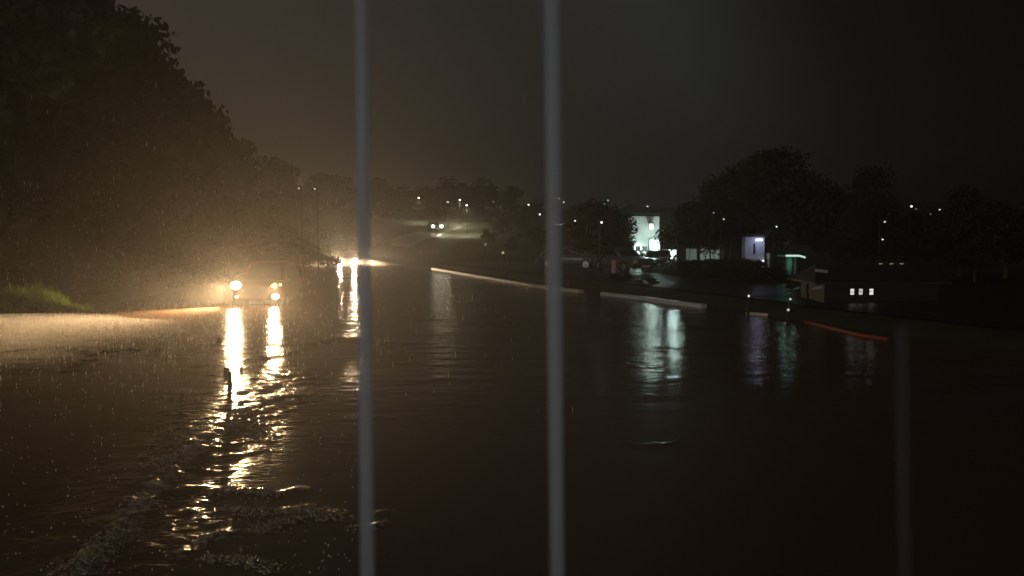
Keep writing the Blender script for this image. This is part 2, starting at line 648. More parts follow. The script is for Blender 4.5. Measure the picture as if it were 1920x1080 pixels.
def leaf_mesh(centres, rad, n, size, rng):
    """n leaf quads scattered on clump shells"""
    c = np.array(centres)
    idx = rng.randint(0, len(c), n)
    v = rng.normal(size=(n, 3))
    v /= np.linalg.norm(v, axis=1)[:, None]
    rr_ = np.array(rad)[idx] * (0.25 + 0.85 * rng.rand(n) ** 0.6)
    p = c[idx] + v * rr_[:, None] * np.array([1, 1, 0.75])
    a = rng.normal(size=(n, 3))
    a /= np.linalg.norm(a, axis=1)[:, None]
    bb = np.cross(a, rng.normal(size=(n, 3)))
    bb /= np.linalg.norm(bb, axis=1)[:, None]
    s1 = (size * (0.5 + rng.rand(n)))[:, None]
    s2 = s1 * 0.55
    quad = np.stack([p - a * s1, p - bb * s2, p + a * s1, p + bb * s2], 1).reshape(-1, 3)
    return quad


def quad_object(name, quads, m, parent=None):
    nq = len(quads) // 4
    me = bpy.data.meshes.new(name)
    me.vertices.add(nq * 4)
    me.vertices.foreach_set("co", quads.ravel())
    me.loops.add(nq * 4)
    me.loops.foreach_set("vertex_index", np.arange(nq * 4, dtype=np.int32))
    me.polygons.add(nq)
    me.polygons.foreach_set("loop_start", np.arange(nq, dtype=np.int32) * 4)
    me.polygons.foreach_set("loop_total", np.full(nq, 4, np.int32))
    me.update(calc_edges=True)
    me.materials.append(m)
    o = bpy.data.objects.new(name, me)
    SC.collection.objects.link(o)
    if parent:
        o.parent = parent
    return o


def make_tree(seed, h=8.0, spread=3.0, base=0.28, n=9000, leaf=0.17, m=None, clumps=26, flat=1.0):
    """unit tree standing at the origin: crown + trunk"""
    rng = np.random.RandomState(seed)
    root = empty("tree", (0, 0, 0))
    tb = MB()
    lean = rng.uniform(-0.3, 0.3, 2)
    top = h * 0.62
    pts = [(lean[0] * t * t, lean[1] * t * t, top * t) for t in (0, 0.12, 0.35, 0.6, 0.85, 1.0)]
    r0 = h * 0.028
    tb.tube(pts, [r0 * 1.35, r0, r0 * 0.85, r0 * 0.65, r0 * 0.4, r0 * 0.2], 9)
    cen, rad = [], []
    for k in range(clumps):
        a = 2 * PI * k * 0.618 + rng.uniform(-0.4, 0.4)
        t = rng.rand()
        z = h * (base + (0.9 - base) * t)
        prof = math.sin(PI * min(1, 0.18 + 0.80 * t)) ** 0.7
        r_ = spread * prof * rng.uniform(0.35, 0.85)
        c = (r_ * math.cos(a) + lean[0], r_ * math.sin(a) + lean[1], z * flat)
        cen.append(c)
        rad.append(spread * rng.uniform(0.22, 0.42))
        if k % 2 == 0:
            tz = max(h * base * 0.7, z * 0.62)
            f = min(1, tz / top)
            s = (lean[0] * f * f, lean[1] * f * f, tz)
            mid = ((s[0] + c[0]) / 2, (s[1] + c[1]) / 2, (s[2] + c[2]) / 2 - 0.05 * h * 0.3)
            tb.tube([s, mid, c], [r0 * 0.42, r0 * 0.25, r0 * 0.08], 6)
    tb.build("trunk", bark, root, smooth=True)
    q = leaf_mesh(cen, rad, n, leaf, rng)
    quad_object("crown", q, m or leafs[0], root)
    return root


protos = {}


def tree_at(px, py, d, key, label, cat="tree", group=None, rot=None, width=1.0, base_h=None, name="tree"):
    """tree whose top shows at photo pixel (px, py) when standing d metres ahead"""
    top = P(px, py, d)
    g = gz(top.x, top.y) - 0.1
    kw, h0 = KINDS[key]
    if key not in protos:
        t = make_tree(**kw)
        protos[key] = t
    else:
        t = copy_tree(protos[key])
    t.name = name
    s = (top.z - g) / h0
    t.location = (top.x, top.y, g)
    t.scale = (s * width, s * width, s)
    t.rotation_euler = (0, 0, R.uniform(0, 6.28) if rot is None else rot)
    for k in ("label", "category", "group"):
        if k in t:
            del t[k]
    tag(t, label, cat, group)
    return t


KINDS = {
    "big": (dict(seed=1, h=8.5, spread=3.1, base=0.20, n=16000, leaf=0.15, m=leafs[0], clumps=34), 8.2),
    "big2": (dict(seed=2, h=8.5, spread=3.3, base=0.16, n=16000, leaf=0.15, m=leafs[1], clumps=36), 8.2),
    "round": (dict(seed=3, h=6.5, spread=3.3, base=0.30, n=16000, leaf=0.11, m=leafs[0], clumps=34), 6.3),
    "round2": (dict(seed=4, h=6.0, spread=2.6, base=0.32, n=12000, leaf=0.11, m=leafs[0], clumps=26), 5.8),
    "wide": (dict(seed=5, h=5.2, spread=3.0, base=0.38, n=9000, leaf=0.10, m=leafs[1], clumps=20), 5.0),
    "far": (dict(seed=6, h=8.0, spread=3.4, base=0.15, n=3500, leaf=0.26, m=leafs[0], clumps=22), 7.7),
    "far2": (dict(seed=8, h=8.0, spread=4.2, base=0.10, n=3500, leaf=0.26, m=leafs[1], clumps=22), 7.7),
    "bush": (dict(seed=9, h=2.6, spread=1.7, base=0.05, n=5000, leaf=0.09, m=leafs[1], clumps=18), 2.45),
}
LG = "tall trees on the left bank"
for i, (x, y, d, k, w, lab) in enumerate([
    (-60, -110, 30, "big2", 1.15, "tall dark tree at the left edge of the picture, nearest on the bank"),
    (60, -60, 30, "big", 1.15, "tall dark tree on the left bank behind the lit grass mound"),
    (150, -20, 33, "big2", 1.0, "tall tree on the left bank, its top just out of frame"),
    (215, 22, 36, "big", 0.85, "tall tree with the highest crown top seen in full on the left bank"),
    (290, 122, 42, "big2", 0.85, "leafy tree stepping down from the tallest one on the left bank"),
    (335, 150, 46, "big", 0.75, "slim tree on the left bank above the near car's left headlight"),
    (378, 235, 52, "big2", 0.85, "lower tree on the left bank above the red car"),
    (440, 258, 60, "big", 0.85, "tree with a ragged crown top behind the red car"),
    (520, 300, 72, "big2", 1.0, "tree at the far end of the left bank row, before the far car"),
    (610, 326, 88, "big", 1.2, "hazy tree on the left bank straight behind the far car"),
]):
    tree_at(x, y, d, k, lab, group=LG, width=w)
for i, (x, y, d, w, lab) in enumerate([
    (60, 470, 30, 1.7, "dark bush over the grass mound at the left edge"),
    (175, 470, 32, 1.7, "dark bush right of the grass mound under the tall trees"),
    (265, 450, 35, 1.6, "dark bush at the water's edge below the tallest tree"),
    (345, 440, 38, 1.5, "dark bush left of the near car's headlight"),
    (415, 430, 43, 1.5, "dark bush on the bank behind the red car's roof"),
    (490, 425, 50, 1.5, "dark bush between the red car and the far car"),
    (548, 430, 60, 1.5, "dark bush on the bank left of the far car"),
    (590, 425, 74, 1.7, "hazy bush just left behind the far car"),
    (700, 440, 96, 2.0, "hazy bush right behind the far car"),
]):
    tree_at(x, y, d, "bush", lab, cat="bush", group="bushes along the left bank", width=w, name="bush")
RG = "dark trees around the lit buildings"
for (x, y, d, k, w, lab, r) in [
    (1126, 378, 46, "round2", 1.15, "round dark tree left of the white guard house", 0.4),
    (1312, 383, 46, "wide", 0.95, "thin lit tree with forked trunk right of the white guard house", 1.2),
    (1455, 290, 46, "round", 1.05, "biggest black tree, its crown against the sky above the blue wall", 2.0),
    (1375, 318, 49, "round2", 0.8, "dark tree joined to the left side of the biggest tree", 3.0),
    (1555, 355, 48, "round2", 0.75, "lower dark tree at the right shoulder of the biggest tree", 4.1),
    (1642, 318, 44, "round", 0.62, "second tallest black tree with a domed crown on the right", 0.9),
    (1590, 400, 42, "round2", 0.8, "low dark tree between the two black domed trees", 5.0),
    (1725, 395, 46, "round2", 0.9, "low dark tree under the pair of small lights on the right", 1.9),
    (1805, 355, 42, "round", 0.75, "wide black tree near the right edge of the picture", 2.7),
    (1890, 385, 40, "round2", 1.0, "black tree cut by the right edge of the picture", 0.2),
    (1690, 440, 40, "wide", 1.1, "low black tree behind the shed with three windows", 0.7),
    (1830, 450, 38, "wide", 1.2, "low black tree at the far right beyond the water", 2.2),
]:
    tree_at(x, y, d, k, lab, group=RG, width=w, rot=r)
for (x, y, d, w, lab) in [(1283, 488, 43, 1.9, "dark shrub in front of the boundary wall's left end"), (1328, 486, 43, 1.9, "dark shrub in front of the boundary wall's right end"),
                          (1372, 484, 41, 1.9, "dark shrub just left of the small booth"), (1412, 488, 39, 1.7, "dark shrub in front of the small booth"),
                          (1448, 500, 38, 1.7, "dark shrub between the booth and the green canopy"), (1520, 512, 33, 1.6, "dark shrub between the green canopy and the shed"),
                          (1165, 512, 39, 2.2, "low dark shrub under the round dark tree"), (1215, 520, 37, 2.2, "low dark shrub in front of the guard house pavement")]:
    tree_at(x, y, d, "bush", lab, cat="shrub", group="dark shrubs before the lit buildings", width=w, name="shrub")
FG = "hazy trees along the far hillside"
far_t = [(655, 332, 150), (705, 336, 170), (748, 344, 150), (790, 352, 190), (832, 330, 170), (868, 345, 200), (905, 334, 165), (958, 350, 175),
         (1000, 372, 150), (1038, 384, 190), (1085, 378, 210), (1180, 384, 230), (1240, 390, 220), (1330, 380, 200), (1500, 385, 190), (1560, 392, 210),
         (1700, 398, 170), (1760, 400, 180), (940, 400, 120), (985, 408, 108), (915, 428, 104), (1010, 425, 98), (1045, 440, 90), (960, 445, 92)]
WHERE = ["straight above the far car", "right above the far car", "left of the leftmost hillside lamp", "beside the leftmost hillside lamp",
         "with the peaked crown above the hillside road", "behind the pair of bright hillside lamps", "with the highest crown right of the paired lamps",
         "at the right end of the hillside crowns", "dipping low left of the upright streak", "behind the right upright streak", "over the left side of the round dark tree",
         "showing over the right side of the round dark tree", "behind the thin lit tree", "hidden low behind the biggest black tree", "behind the right of the biggest black tree",
         "in the gap between the black domed trees", "left below the pair of lights on the right", "right below the pair of lights on the right",
         "on the lower slope right of the hillside road", "on the lower slope left of the lone lamp", "at the end of the hillside road", "below the lone lamp on the slope",
         "at the foot of the slope by the right upright streak", "at the foot of the slope left of the right upright streak"]
for i, ((x, y, d), wh) in enumerate(zip(far_t, WHERE)):
    tree_at(x, y, d, "far" if i % 2 else "far2", "hazy distant tree " + wh, group=FG, width=1.15)

# lit grass mound at the left edge
mound = MB()
mc = G(0, 590, 0)
vs, fs = [], []
nu, nv = 40, 12
for j in range(nv + 1):
    for i in range(nu):
        a = 2 * PI * i / nu
        r_ = j / nv
        x, y = 2.1 * r_ * math.cos(a), 1.6 * r_ * math.sin(a)
        vs.append((x, y, 0.72 * (1 - r_ ** 2) - 0.17 + 0.05 * math.sin(5 * a + 3 * r_)))
for j in range(nv):
    for i in range(nu):
        fs.append((j * nu + i, (j + 1) * nu + i, (j + 1) * nu + (i + 1) % nu, j * nu + (i + 1) % nu))
mound.add(vs, fs)
tag(mound.build("grassy_mound", ground_mat, smooth=True, loc=(mc.x, mc.y + 1.2, 0)), kind="structure")
rng = np.random.RandomState(5)
N = 7000
a, r_ = rng.rand(N) * 2 * PI, np.sqrt(rng.rand(N))
gx, gy = 2.15 * r_ * np.cos(a), 1.65 * r_ * np.sin(a)
gzv = 0.72 * (1 - r_ ** 2) - 0.17
tuft = np.clip(0.5 + 0.9 * vnoise(gx * 2.6 + 3, gy * 2.6), 0.1, 1.3)
hgt = (0.08 + 0.36 * rng.rand(N)) * tuft
lx, ly = rng.normal(size=N) * 0.10, rng.normal(size=N) * 0.10
w_ = 0.012 + 0.012 * rng.rand(N)
ang = rng.rand(N) * PI
dx, dy = np.cos(ang) * w_, np.sin(ang) * w_
q = np.stack([np.stack([gx - dx, gy - dy, gzv], -1), np.stack([gx + dx, gy + dy, gzv], -1),
              np.stack([gx + lx + dx * .3, gy + ly + dy * .3, gzv + hgt], -1), np.stack([gx + lx - dx * .3, gy + ly - dy * .3, gzv + hgt], -1)], 1).reshape(-1, 3)
go = quad_object("grass", q, mat("wet_grass", (0.14, 0.24, 0.035), 0.4, noise=0.4, nscale=2, trans=(0.25, 0.34, 0.05)))
go.location = (mc.x, mc.y + 1.2, 0)
tag(go, "bright green wet grass on the mound at the left edge of the flood", "grass", kind="stuff")


# ------------------------------------------------------------------ cars
glass = mat("dark_car_glass", (0.01, 0.012, 0.014), 0.08, spec=0.8)
rubber = mat("tyre_rubber", (0.02, 0.02, 0.02), 0.8)
rimm = mat("alloy_rim", (0.45, 0.45, 0.46), 0.35, metal=0.9)
trim = mat("black_plastic_trim", (0.02, 0.02, 0.022), 0.5)
plate_m = mat("number_plate", (0.6, 0.6, 0.55), 0.5)


def superring(y, zb, zt, hw, n=20, e=0.35, xo=0):
    out = []
    zc, hz = (zb + zt) / 2, (zt - zb) / 2
    for k in range(n):
        a = 2 * PI * (k + 0.5) / n
        c, s = math.cos(a), math.sin(a)
        out.append((xo + hw * math.copysign(abs(c) ** e, c), y, zc + hz * math.copysign(abs(s) ** e, s)))
    return out


def make_car(loc, rz, paint, label, group=None, L=4.4, W=1.8, Hh=1.75, lamp_z=0.92, hood=1.02, lit=None, fogs=False, blink=False, lamp_r=0.10, name="car", cat="car"):
    """front faces local -Y; wheels on local z = 0"""
    t = empty(name, loc, rz, label, cat, group)
    w = W / 2
    bd = MB()
    y0, y1 = -L / 2, L / 2
    st = [(y0, 0.42, hood - 0.22, w * 0.86), (y0 + 0.06, 0.32, hood - 0.12, w * 0.93), (y0 + 0.35, 0.27, hood - 0.03, w * 0.99), (y0 + 1.05, 0.26, hood + 0.04, w),
          (0, 0.26, hood + 0.07, w), (y1 - 0.9, 0.26, hood + 0.08, w), (y1 - 0.2, 0.30, hood + 0.04, w * 0.96), (y1, 0.42, hood - 0.05, w * 0.88)]
    bd.loft([superring(*s) for s in st])
    bd.build("body", paint, t, smooth=True)
    cb = MB()
    zc = hood + 0.02

    def cring(z, ya, yb, hw):
        o = []
        for (sx, sy) in ((-1, -1), (1, -1), (1, 1), (-1, 1)):
            for k in range(4):
                aa = {(-1, -1): PI, (1, -1): 1.5 * PI, (1, 1): 0, (-1, 1): 0.5 * PI}[(sx, sy)] + k / 3 * PI / 2
                rr_ = 0.12
                o.append((sx * (hw - rr_) + rr_ * math.cos(aa), (ya + rr_ if sy < 0 else yb - rr_) + rr_ * math.sin(aa), z))
        return o
    ya0, yb0, ya1, yb1 = y0 + 1.15, y1 - 0.25, y0 + 1.85, y1 - 0.6
    cb.loft([cring(zc - 0.05, ya0, yb0, w * 0.93), cring(Hh - 0.12, ya1, yb1, w * 0.76), cring(Hh - 0.03, ya1 + 0.1, yb1 - 0.1, w * 0.70), cring(Hh, ya1 + 0.35, yb1 - 0.35, w * 0.5)])
    cb.build("cabin", paint, t, smooth=True)
    # glazing stands a few mm proud of the sloping cabin faces
    za, zb_ = zc + 0.06, Hh - 0.17

    def at(z, edge):
        f = (z - (zc - 0.05)) / (Hh - 0.12 - (zc - 0.05))
        return {'f': ya0 + f * (ya1 - ya0), 'b': yb0 + f * (yb1 - yb0), 's': w * (0.93 + f * (0.76 - 0.93))}[edge]

    def panel(nm, c4, nrm, th=0.012):
        mb = MB()
        nv_ = Vector(nrm) * th
        c4 = [Vector(c) for c in c4]
        a4, b4 = [c + nv_ for c in c4], [c - nv_ for c in c4]
        mb.add(a4 + b4, [(0, 1, 2, 3), (7, 6, 5, 4), (0, 4, 5, 1), (1, 5, 6, 2), (2, 6, 7, 3), (3, 7, 4, 0)])
        return mb.build(nm, glass, t)
    sa, sb = at(za, 's') - 0.14, at(zb_, 's') - 0.14
    panel("windscreen", [(-sa, at(za, 'f'), za), (sa, at(za, 'f'), za), (sb, at(zb_, 'f'), zb_), (-sb, at(zb_, 'f'), zb_)], (0, -0.8, 0.5))
    panel("rear_window", [(-sa, at(za, 'b'), za), (sa, at(za, 'b'), za), (sb, at(zb_, 'b'), zb_), (-sb, at(zb_, 'b'), zb_)], (0, 0.9, 0.3))
    for sx in (-1, 1):
        ym = (ya1 + yb1) / 2
        for (p0, p1) in ((at(za, 'f') + 0.22, ym - 0.04), (ym + 0.04, at(za, 'b') - 0.22)):
            q0 = p0 + (0.5 if p0 < ym - 0.5 else 0)
            q1 = p1 - (0.2 if p1 > ym else 0)
            panel("side_window", [(sx * at(za, 's'), p0, za), (sx * at(za, 's'), p1, za), (sx * at(zb_, 's'), q1, zb_), (sx * at(zb_, 's'), q0, zb_)], (sx, 0, 0.3))
        mm = MB().box(sx * (w + 0.13) - 0.10, sx * (w + 0.13) + 0.10, ya0 + 0.25, ya0 + 0.36, zc + 0.02, zc + 0.18, 0.03)
        mm.build("wing_mirror", trim, t)
    MB().box(-w * 0.95, w * 0.95, y0 - 0.05, y0 + 0.12, 0.30, 0.52, 0.04).build("front_bumper", trim, t)
    MB().box(-w * 0.95, w * 0.95, y1 - 0.12, y1 + 0.05, 0.34, 0.54, 0.04).build("rear_bumper", trim, t)
    gr = MB()
    for k in range(4):
        zz = hood - 0.42 + k * 0.055
        gr.box(-w * 0.5, w * 0.5, y0 - 0.025, y0 + 0.02, zz, zz + 0.03)
    gr.build("grille", trim, t)
    MB().box(-0.26, 0.26, y0 - 0.075, y0 - 0.052, 0.34, 0.46, 0.005).build("number_plate", plate_m, t)
    lens = lit if lit else mat("unlit_headlamp_lens", (0.5, 0.52, 0.5), 0.15)
    for sx in (-1, 1):
        h_ = MB()
        h_.ball((sx * (w - 0.20), y0 + 0.01, lamp_z), lamp_r * 1.25, 0.07, lamp_r, 14, 8)
        if blink and sx > 0:                       # the near car's left lamp glows amber and sits smaller
            h_ = MB().ball((w - 0.26, y0 + 0.01, lamp_z - 0.03), lamp_r * 0.5, 0.07, lamp_r * 0.7, 14, 8)
            h_.build("headlight", glow("amber_indicator_lens", (1.0, 0.42, 0.10), 7), t, smooth=True)
        else:
            h_.build("headlight", lens, t, smooth=True)
        MB().box(sx * (w - 0.13) - 0.11, sx * (w - 0.13) + 0.11, y1 - 0.06, y1 + 0.02, hood - 0.25, hood - 0.08, 0.02).build(
            "tail_light", mat("red_tail_lens", (0.3, 0.01, 0.01), 0.2), t)
        if fogs:
            k_ = 1.0 if sx < 0 else 1.9
            f_ = MB().ball((sx * (w - 0.24), y0 - 0.06, 0.62), 0.075 * k_, 0.05, 0.06 * k_, 12, 6)
            f_.build("fog_light", glow("fog_lamp_lens", (1.0, 0.74, 0.40), 3) if sx < 0 else lens, t, smooth=True)
        for yy in (y0 + 0.82, y1 - 0.82):
            r_w = 0.34
            tb = MB().tube([(sx * (w - 0.22), yy, r_w), (sx * (w - 0.19), yy, r_w), (sx * (w - 0.01), yy, r_w), (sx * (w + 0.015), yy, r_w)], [r_w - 0.05, r_w, r_w, r_w - 0.05], 22)
            wh = tb.build("wheel", rubber, t, smooth=False)
            rm = MB().tube([(sx * (w + 0.012), yy, r_w), (sx * (w + 0.03), yy, r_w)], [0.21, 0.19], 16)
            for k in range(5):
                aa = k * 2 * PI / 5
                rm.tube([(sx * (w + 0.033), yy, r_w), (sx * (w + 0.028), yy + 0.2 * math.cos(aa), r_w + 0.2 * math.sin(aa))], [0.03, 0.02], 5)
            rm.build("rim", rimm, wh)
    if blink:
        for (bx, bz, s_) in ((w - 0.06, lamp_z + 0.02, 0.05), (w - 0.36, lamp_z - 0.02, 0.05)):
            MB().ball((bx, y0 + 0.0, bz), s_, 0.06, s_, 10, 6).build("indicator", glow("amber_indicator_lens", (1.0, 0.42, 0.10), 7), t, smooth=True)
    return t


red_paint = mat("red_car_paint", (0.13, 0.012, 0.009), 0.35, coat=0.6, noise=0.1, nscale=2)
dark_paint = mat("dark_blue_car_paint", (0.02, 0.03, 0.035), 0.25, coat=0.6)
silver = mat("silver_car_paint", (0.35, 0.35, 0.36), 0.3, metal=0.5)
grey_p = mat("grey_car_paint", (0.12, 0.12, 0.12), 0.3, coat=0.5)

c1 = P(480, 530, 30.0)
car1 = make_car((c1.x - 2.2 * math.sin(0.07), c1.y + 2.2, -0.33), 0.07, red_paint, "red off-road car wading through the flood towards the camera with dazzling headlights", W=1.9, lamp_z=1.04, hood=1.12, Hh=1.85,
                lit=glow("warm_headlamp_lens", (1.0, 0.78, 0.45), 7), fogs=True, blink=True, name="car", lamp_r=0.165)
c2 = P(652, 490, 66.0)
car2 = make_car((c2.x - 1.95 * math.sin(0.05), c2.y + 1.95, -0.50), 0.05, silver, "far oncoming car with two round headlights and a bright pool on the water", L=3.9, W=1.56, Hh=1.5, lamp_z=0.80, hood=0.9,
                lit=glow("pale_headlamp_lens", (1.0, 0.86, 0.60), 2.5), name="car", lamp_r=0.15)
# headlamp beams (world space targets)
lx1, rx1, lx2, rx2 = c1.x - 0.75, c1.x + 0.75, c2.x - 0.58, c2.x + 0.58
for (cx, cy_, z, pw, col, tg, cone) in (
        (lx1, 29.8, 0.72, CAR1_POWER * 2.3, WARM, (-13.9, 20.5, -1.1), 62),     # dipped beam over the flooded verge
        (lx1, 29.8, 0.72, CAR1_POWER * 0.34, WARM, (-3.6, 9, -1.5), 50),
        (lx1, 29.8, 0.72, CAR1_GLOW * 1.1, WARM, (-3.0, 8, 6.0), 172),
        (lx1, 29.8, 0.72, 3500, WARM, (-16.3, 27.3, 0.45), 15),                # narrow spot added to light the grass mound
        (rx1, 29.75, 0.42, CAR1_POWER * 0.15, WARM, (-3.2, 9, -0.6), 50),
        (rx1, 29.75, 0.42, CAR1_GLOW * 0.45, WARM, (-3.0, 8, 6.0), 172),
        (lx2, 65.8, 0.32, CAR2_POWER * 0.4, WARM2, (-14.5, 56, -2.4), 70),
        (rx2, 65.8, 0.32, CAR2_POWER * 0.3, WARM2, (-8.5, 56, -2.0), 60),
        (rx2, 65.8, 0.32, 5000, WARM2, (-2.5, 50.5, 0.0), 26),                 # catches the kerb
        (lx2, 65.8, 0.32, CAR2_GLOW * 2.2, WARM2, (-10.0, 48, 26.0), 150),
        (rx2, 65.8, 0.32, CAR2_GLOW * 2.2, WARM2, (-10.0, 48, 26.0), 150)):
    lamp_light('SPOT', "headlight_beam", None, (cx, cy_ - 0.12, z), pw, col, 0.10, tg, cone=math.radians(cone), blend=1.0)
for o in [o for o in SC.objects if o.type == 'LIGHT']:
    par = car1 if o.location.y < 40 else car2
    o.parent = par
    o.matrix_parent_inverse = (Matrix.Translation(par.location) @ Matrix.Rotation(par.rotation_euler.z, 4, 'Z')).inverted()

# distant car on the hillside road
pc = P(815, 437, 124)
car3 = make_car((pc.x, pc.y, gz(pc.x, pc.y) + 0.08), 0.3, grey_p, "tiny distant car with lit headlights on the hillside road", L=4.0, W=1.7, Hh=1.5, lamp_z=0.75, hood=0.9,
                lit=glow("white_headlamp_lens", (1.0, 0.95, 0.75), 9), name="car", lamp_r=0.22)
lamp_light('SPOT', "headlight_beam", car3, (0, -2.5, 1.0), 1200, (1, 0.92, 0.62), 0.2, (3.0, -14, -1.5), cone=math.radians(60))
lamp_light('POINT', "road_glow", car3, (1.0, -4.5, 1.6), 60, (1, 0.92, 0.62), 0.2)

# parked cars by the lit building
PG = "cars parked on the forecourt"
k1 = P(1246, 515, 46)
make_car((k1.x, k1.y + 2, gz(k1.x, k1.y + 2) + 0.04), -0.25, dark_paint, "dark parked car in front of the white guard house doorway", PG, W=1.75, Hh=1.18, L=4.2, hood=0.74, lamp_z=0.58)
k2 = P(1178, 512, 43)
make_car((k2.x, k2.y + 2, gz(k2.x, k2.y + 2) + 0.04), 0.5, grey_p, "dark grey parked car under the round tree left of the guard house", PG, W=1.7, Hh=1.4, L=4.0, hood=0.85, lamp_z=0.66)
k3 = P(1075, 500, 47)
make_car((k3.x, k3.y + 2, gz(k3.x, k3.y + 2) + 0.04), 1.2, grey_p, "parked car left of the round tree beside the right upright streak", PG, W=1.7, Hh=1.4, L=4.0, hood=0.85, lamp_z=0.66)

# ------------------------------------------------------------------ street lamps and point lights
pole_m = mat("dark_painted_pole", (0.03, 0.03, 0.03), 0.7, noise=0.2)


def street_lamp(px, py, label, d=None, col=(1.0, 0.97, 0.85), strength=14, r=None, group="lamps on the far hillside", target_h=4.2, power=0):
    if d is None:
        best, bd_ = 1e9, 100
        for dd in range(58, 240, 3):
            p = P(px, py, dd)
            h = p.z - gz(p.x, p.y)
            if abs(h - target_h) < best:
                best, bd_ = abs(h - target_h), dd
        d = bd_
    p = P(px, py, d)
    g = gz(p.x, p.y)
    h = max(0.5, p.z - g)
    t = empty("street_lamp", (p.x, p.y, g), 0, label, "street lamp", group)
    rb = r if r else 0.0011 * d
    k = min(1.0, h / 3)
    ph = h + rb * 1.2 + 0.05
    MB().tube([(0, 0.55 * k, -0.1), (0, 0.55 * k, ph - 0.15 * k), (0, 0.40 * k, ph), (0, rb * 0.5, ph + 0.02)], [0.045, 0.035, 0.03, 0.03], 8).build("pole", pole_m, t, smooth=True)
    MB().box(-rb * 1.2, rb * 1.2, -rb * 1.1, rb * 1.6, h + rb * 0.75, h + rb * 1.1 + 0.05, 0.01).build("lamp_head", pole_m, t)
    nm = "lamp_%d_%d_%d_%d" % (col[0] * 100, col[1] * 100, col[2] * 100, strength)
    MB().ball((0, 0, h), rb, rb, rb * 0.8, 10, 6).build("bulb", glow(nm, col, strength), t, smooth=True)
    if power:
        lamp_light('SPOT', "lamp_light", t, (0, -rb - 0.2, h - rb * 1.2), power, (1.0, 0.98, 0.62), 0.12, (0, 0.4, -8), cone=math.radians(150), blend=0.4)
    return t


W1 = (1.0, 0.97, 0.80)
W2 = (0.92, 1.0, 0.95)
LP = [
    (785, 371, "bright lamp, leftmost of the hillside group above the road", W1, 6, 1.3, 900),
    (838, 378, "very faint lamp between the leftmost hillside lamp and the paired ones", W1, 0.3, 1.0, 0),
    (862, 375, "upper left lamp of the bright pair on the hillside", W1, 5, 1.2, 1300),
    (875, 385, "lower right lamp of the bright pair on the hillside", W1, 7, 1.2, 1300),
    (840, 379, "dim lamp just left of the bright hillside pair", W1, 1.2, 1.0, 0),
    (925, 378, "tiny faint lamp right of the bright hillside pair", W1, 0.6, 0.8, 0),
    (991, 384, "single lamp on the hillside left of the right upright streak", W1, 3, 1.1, 20),
    (1012, 402, "lone lamp low on the slope left of the right upright streak", W1, 3, 1.2, 15),
    (1048, 372, "taller lamp showing through the right upright streak", W2, 0.9, 0.9, 0),
    (1057, 379, "lower lamp at the right side of the upright streak", W2, 0.7, 0.9, 0),
    (1078, 414, "lamp at the left edge of the round dark tree", W2, 2.0, 1.2, 15),
    (1112, 381, "faint lamp over the crown of the round dark tree", W2, 0.9, 1.0, 0),
    (1134, 382, "left lamp of the close pair over the round dark tree", W2, 1.2, 0.9, 0),
    (1140, 376, "right lamp of the close pair over the round dark tree", W2, 0.8, 0.8, 0),
    (1214, 387, "faint tall lamp above the white guard house", W2, 0.5, 1.1, 0),
    (560, 353, "small lamp, left of two over the bank behind the red car", W1, 1.0, 0.9, 0),
    (590, 354, "small lamp, right of two over the bank behind the red car", W1, 1.0, 1.0, 0),
    (1709, 387, "brightest lamp of the high group on the right", W2, 6, 1.3, 0),
    (1718, 392, "dim lamp touching the brightest one on the right", W2, 0.6, 0.9, 0),
    (1745, 401, "second lamp of the high group on the right", W2, 1.6, 1.0, 0),
    (1762, 393, "faint last lamp of the high group on the right", W2, 0.5, 0.9, 0),
]
for (x, y, lab, col, st, rs, pw) in LP:
    dd = None
    if x < 600:
        dd = 44
    l = street_lamp(x, y, lab, dd, col, st, power=pw)
    for ch in l.children:
        if ch.name.startswith("bulb"):
            pass
for (x, y, d, lab, col, st, pw) in [
    (1128, 417, 38, "lamp in front of the round dark tree", W2, 6, 0),
    (1338, 399, 41, "tiny blue lamp at the left edge of the biggest black tree", (0.5, 0.5, 1.0), 0.5, 0),
    (1357, 411, 41, "small pale lamp just right of the tiny blue one", W2, 0.5, 0),
    (1456, 425, 38, "small white lamp in the middle of the biggest black tree", W2, 1.6, 0),
    (1659, 416, 37, "very faint lamp under the domed black tree", W2, 0.12, 0),
    (1655, 449, 37, "dim lamp low under the domed black tree", W2, 0.6, 0)]:
    street_lamp(x, y, lab, d, col, st, power=pw, group="lamps among the dark trees on the right", r=0.045)

# short lit marker posts by the water
white_paint = mat("white_paint", (0.75, 0.75, 0.72), 0.5)


def marker_post(px, py, d, label, col=W2, st=2.0, r=0.05, hmin=0.35):
    p = P(px, py, d)
    g = min(gz(p.x, p.y), p.z - hmin)
    t = empty("marker_post", (p.x, p.y, g), 0, label, "marker post", "short marker posts at the water's edge")
    h = p.z - g
    MB().tube([(0, 0.02, 0), (0, 0.02, h - r * 0.9)], [0.05, 0.045], 10).build("post", pole_m, t)
    MB().ball((0, 0, h), r, r, r, 10, 6).build("reflector", glow("marker_%d" % (st * 100), col, st), t, smooth=True)  # the reflector's shine is put in as emission


marker_post(1404, 555, 26, "lit marker post below the blue wall on the far bank", st=1.0, r=0.035)
marker_post(1482, 561, 25.5, "upper lit marker post below the green canopy", st=0.6, r=0.035)
marker_post(1478, 581, 24, "lower lit marker post closest to the water", st=0.5, r=0.04)
marker_post(549, 508, 40, "thin white marker post right of the red car", W1, 0.5, 0.05)
marker_post(910, 458, 80, "white marker post on the dark slope, left of two", W1, 0.12, 0.16)
marker_post(943, 474, 72, "yellowish marker post on the dark slope, right of two", (0.9, 1.0, 0.5), 0.35, 0.13)

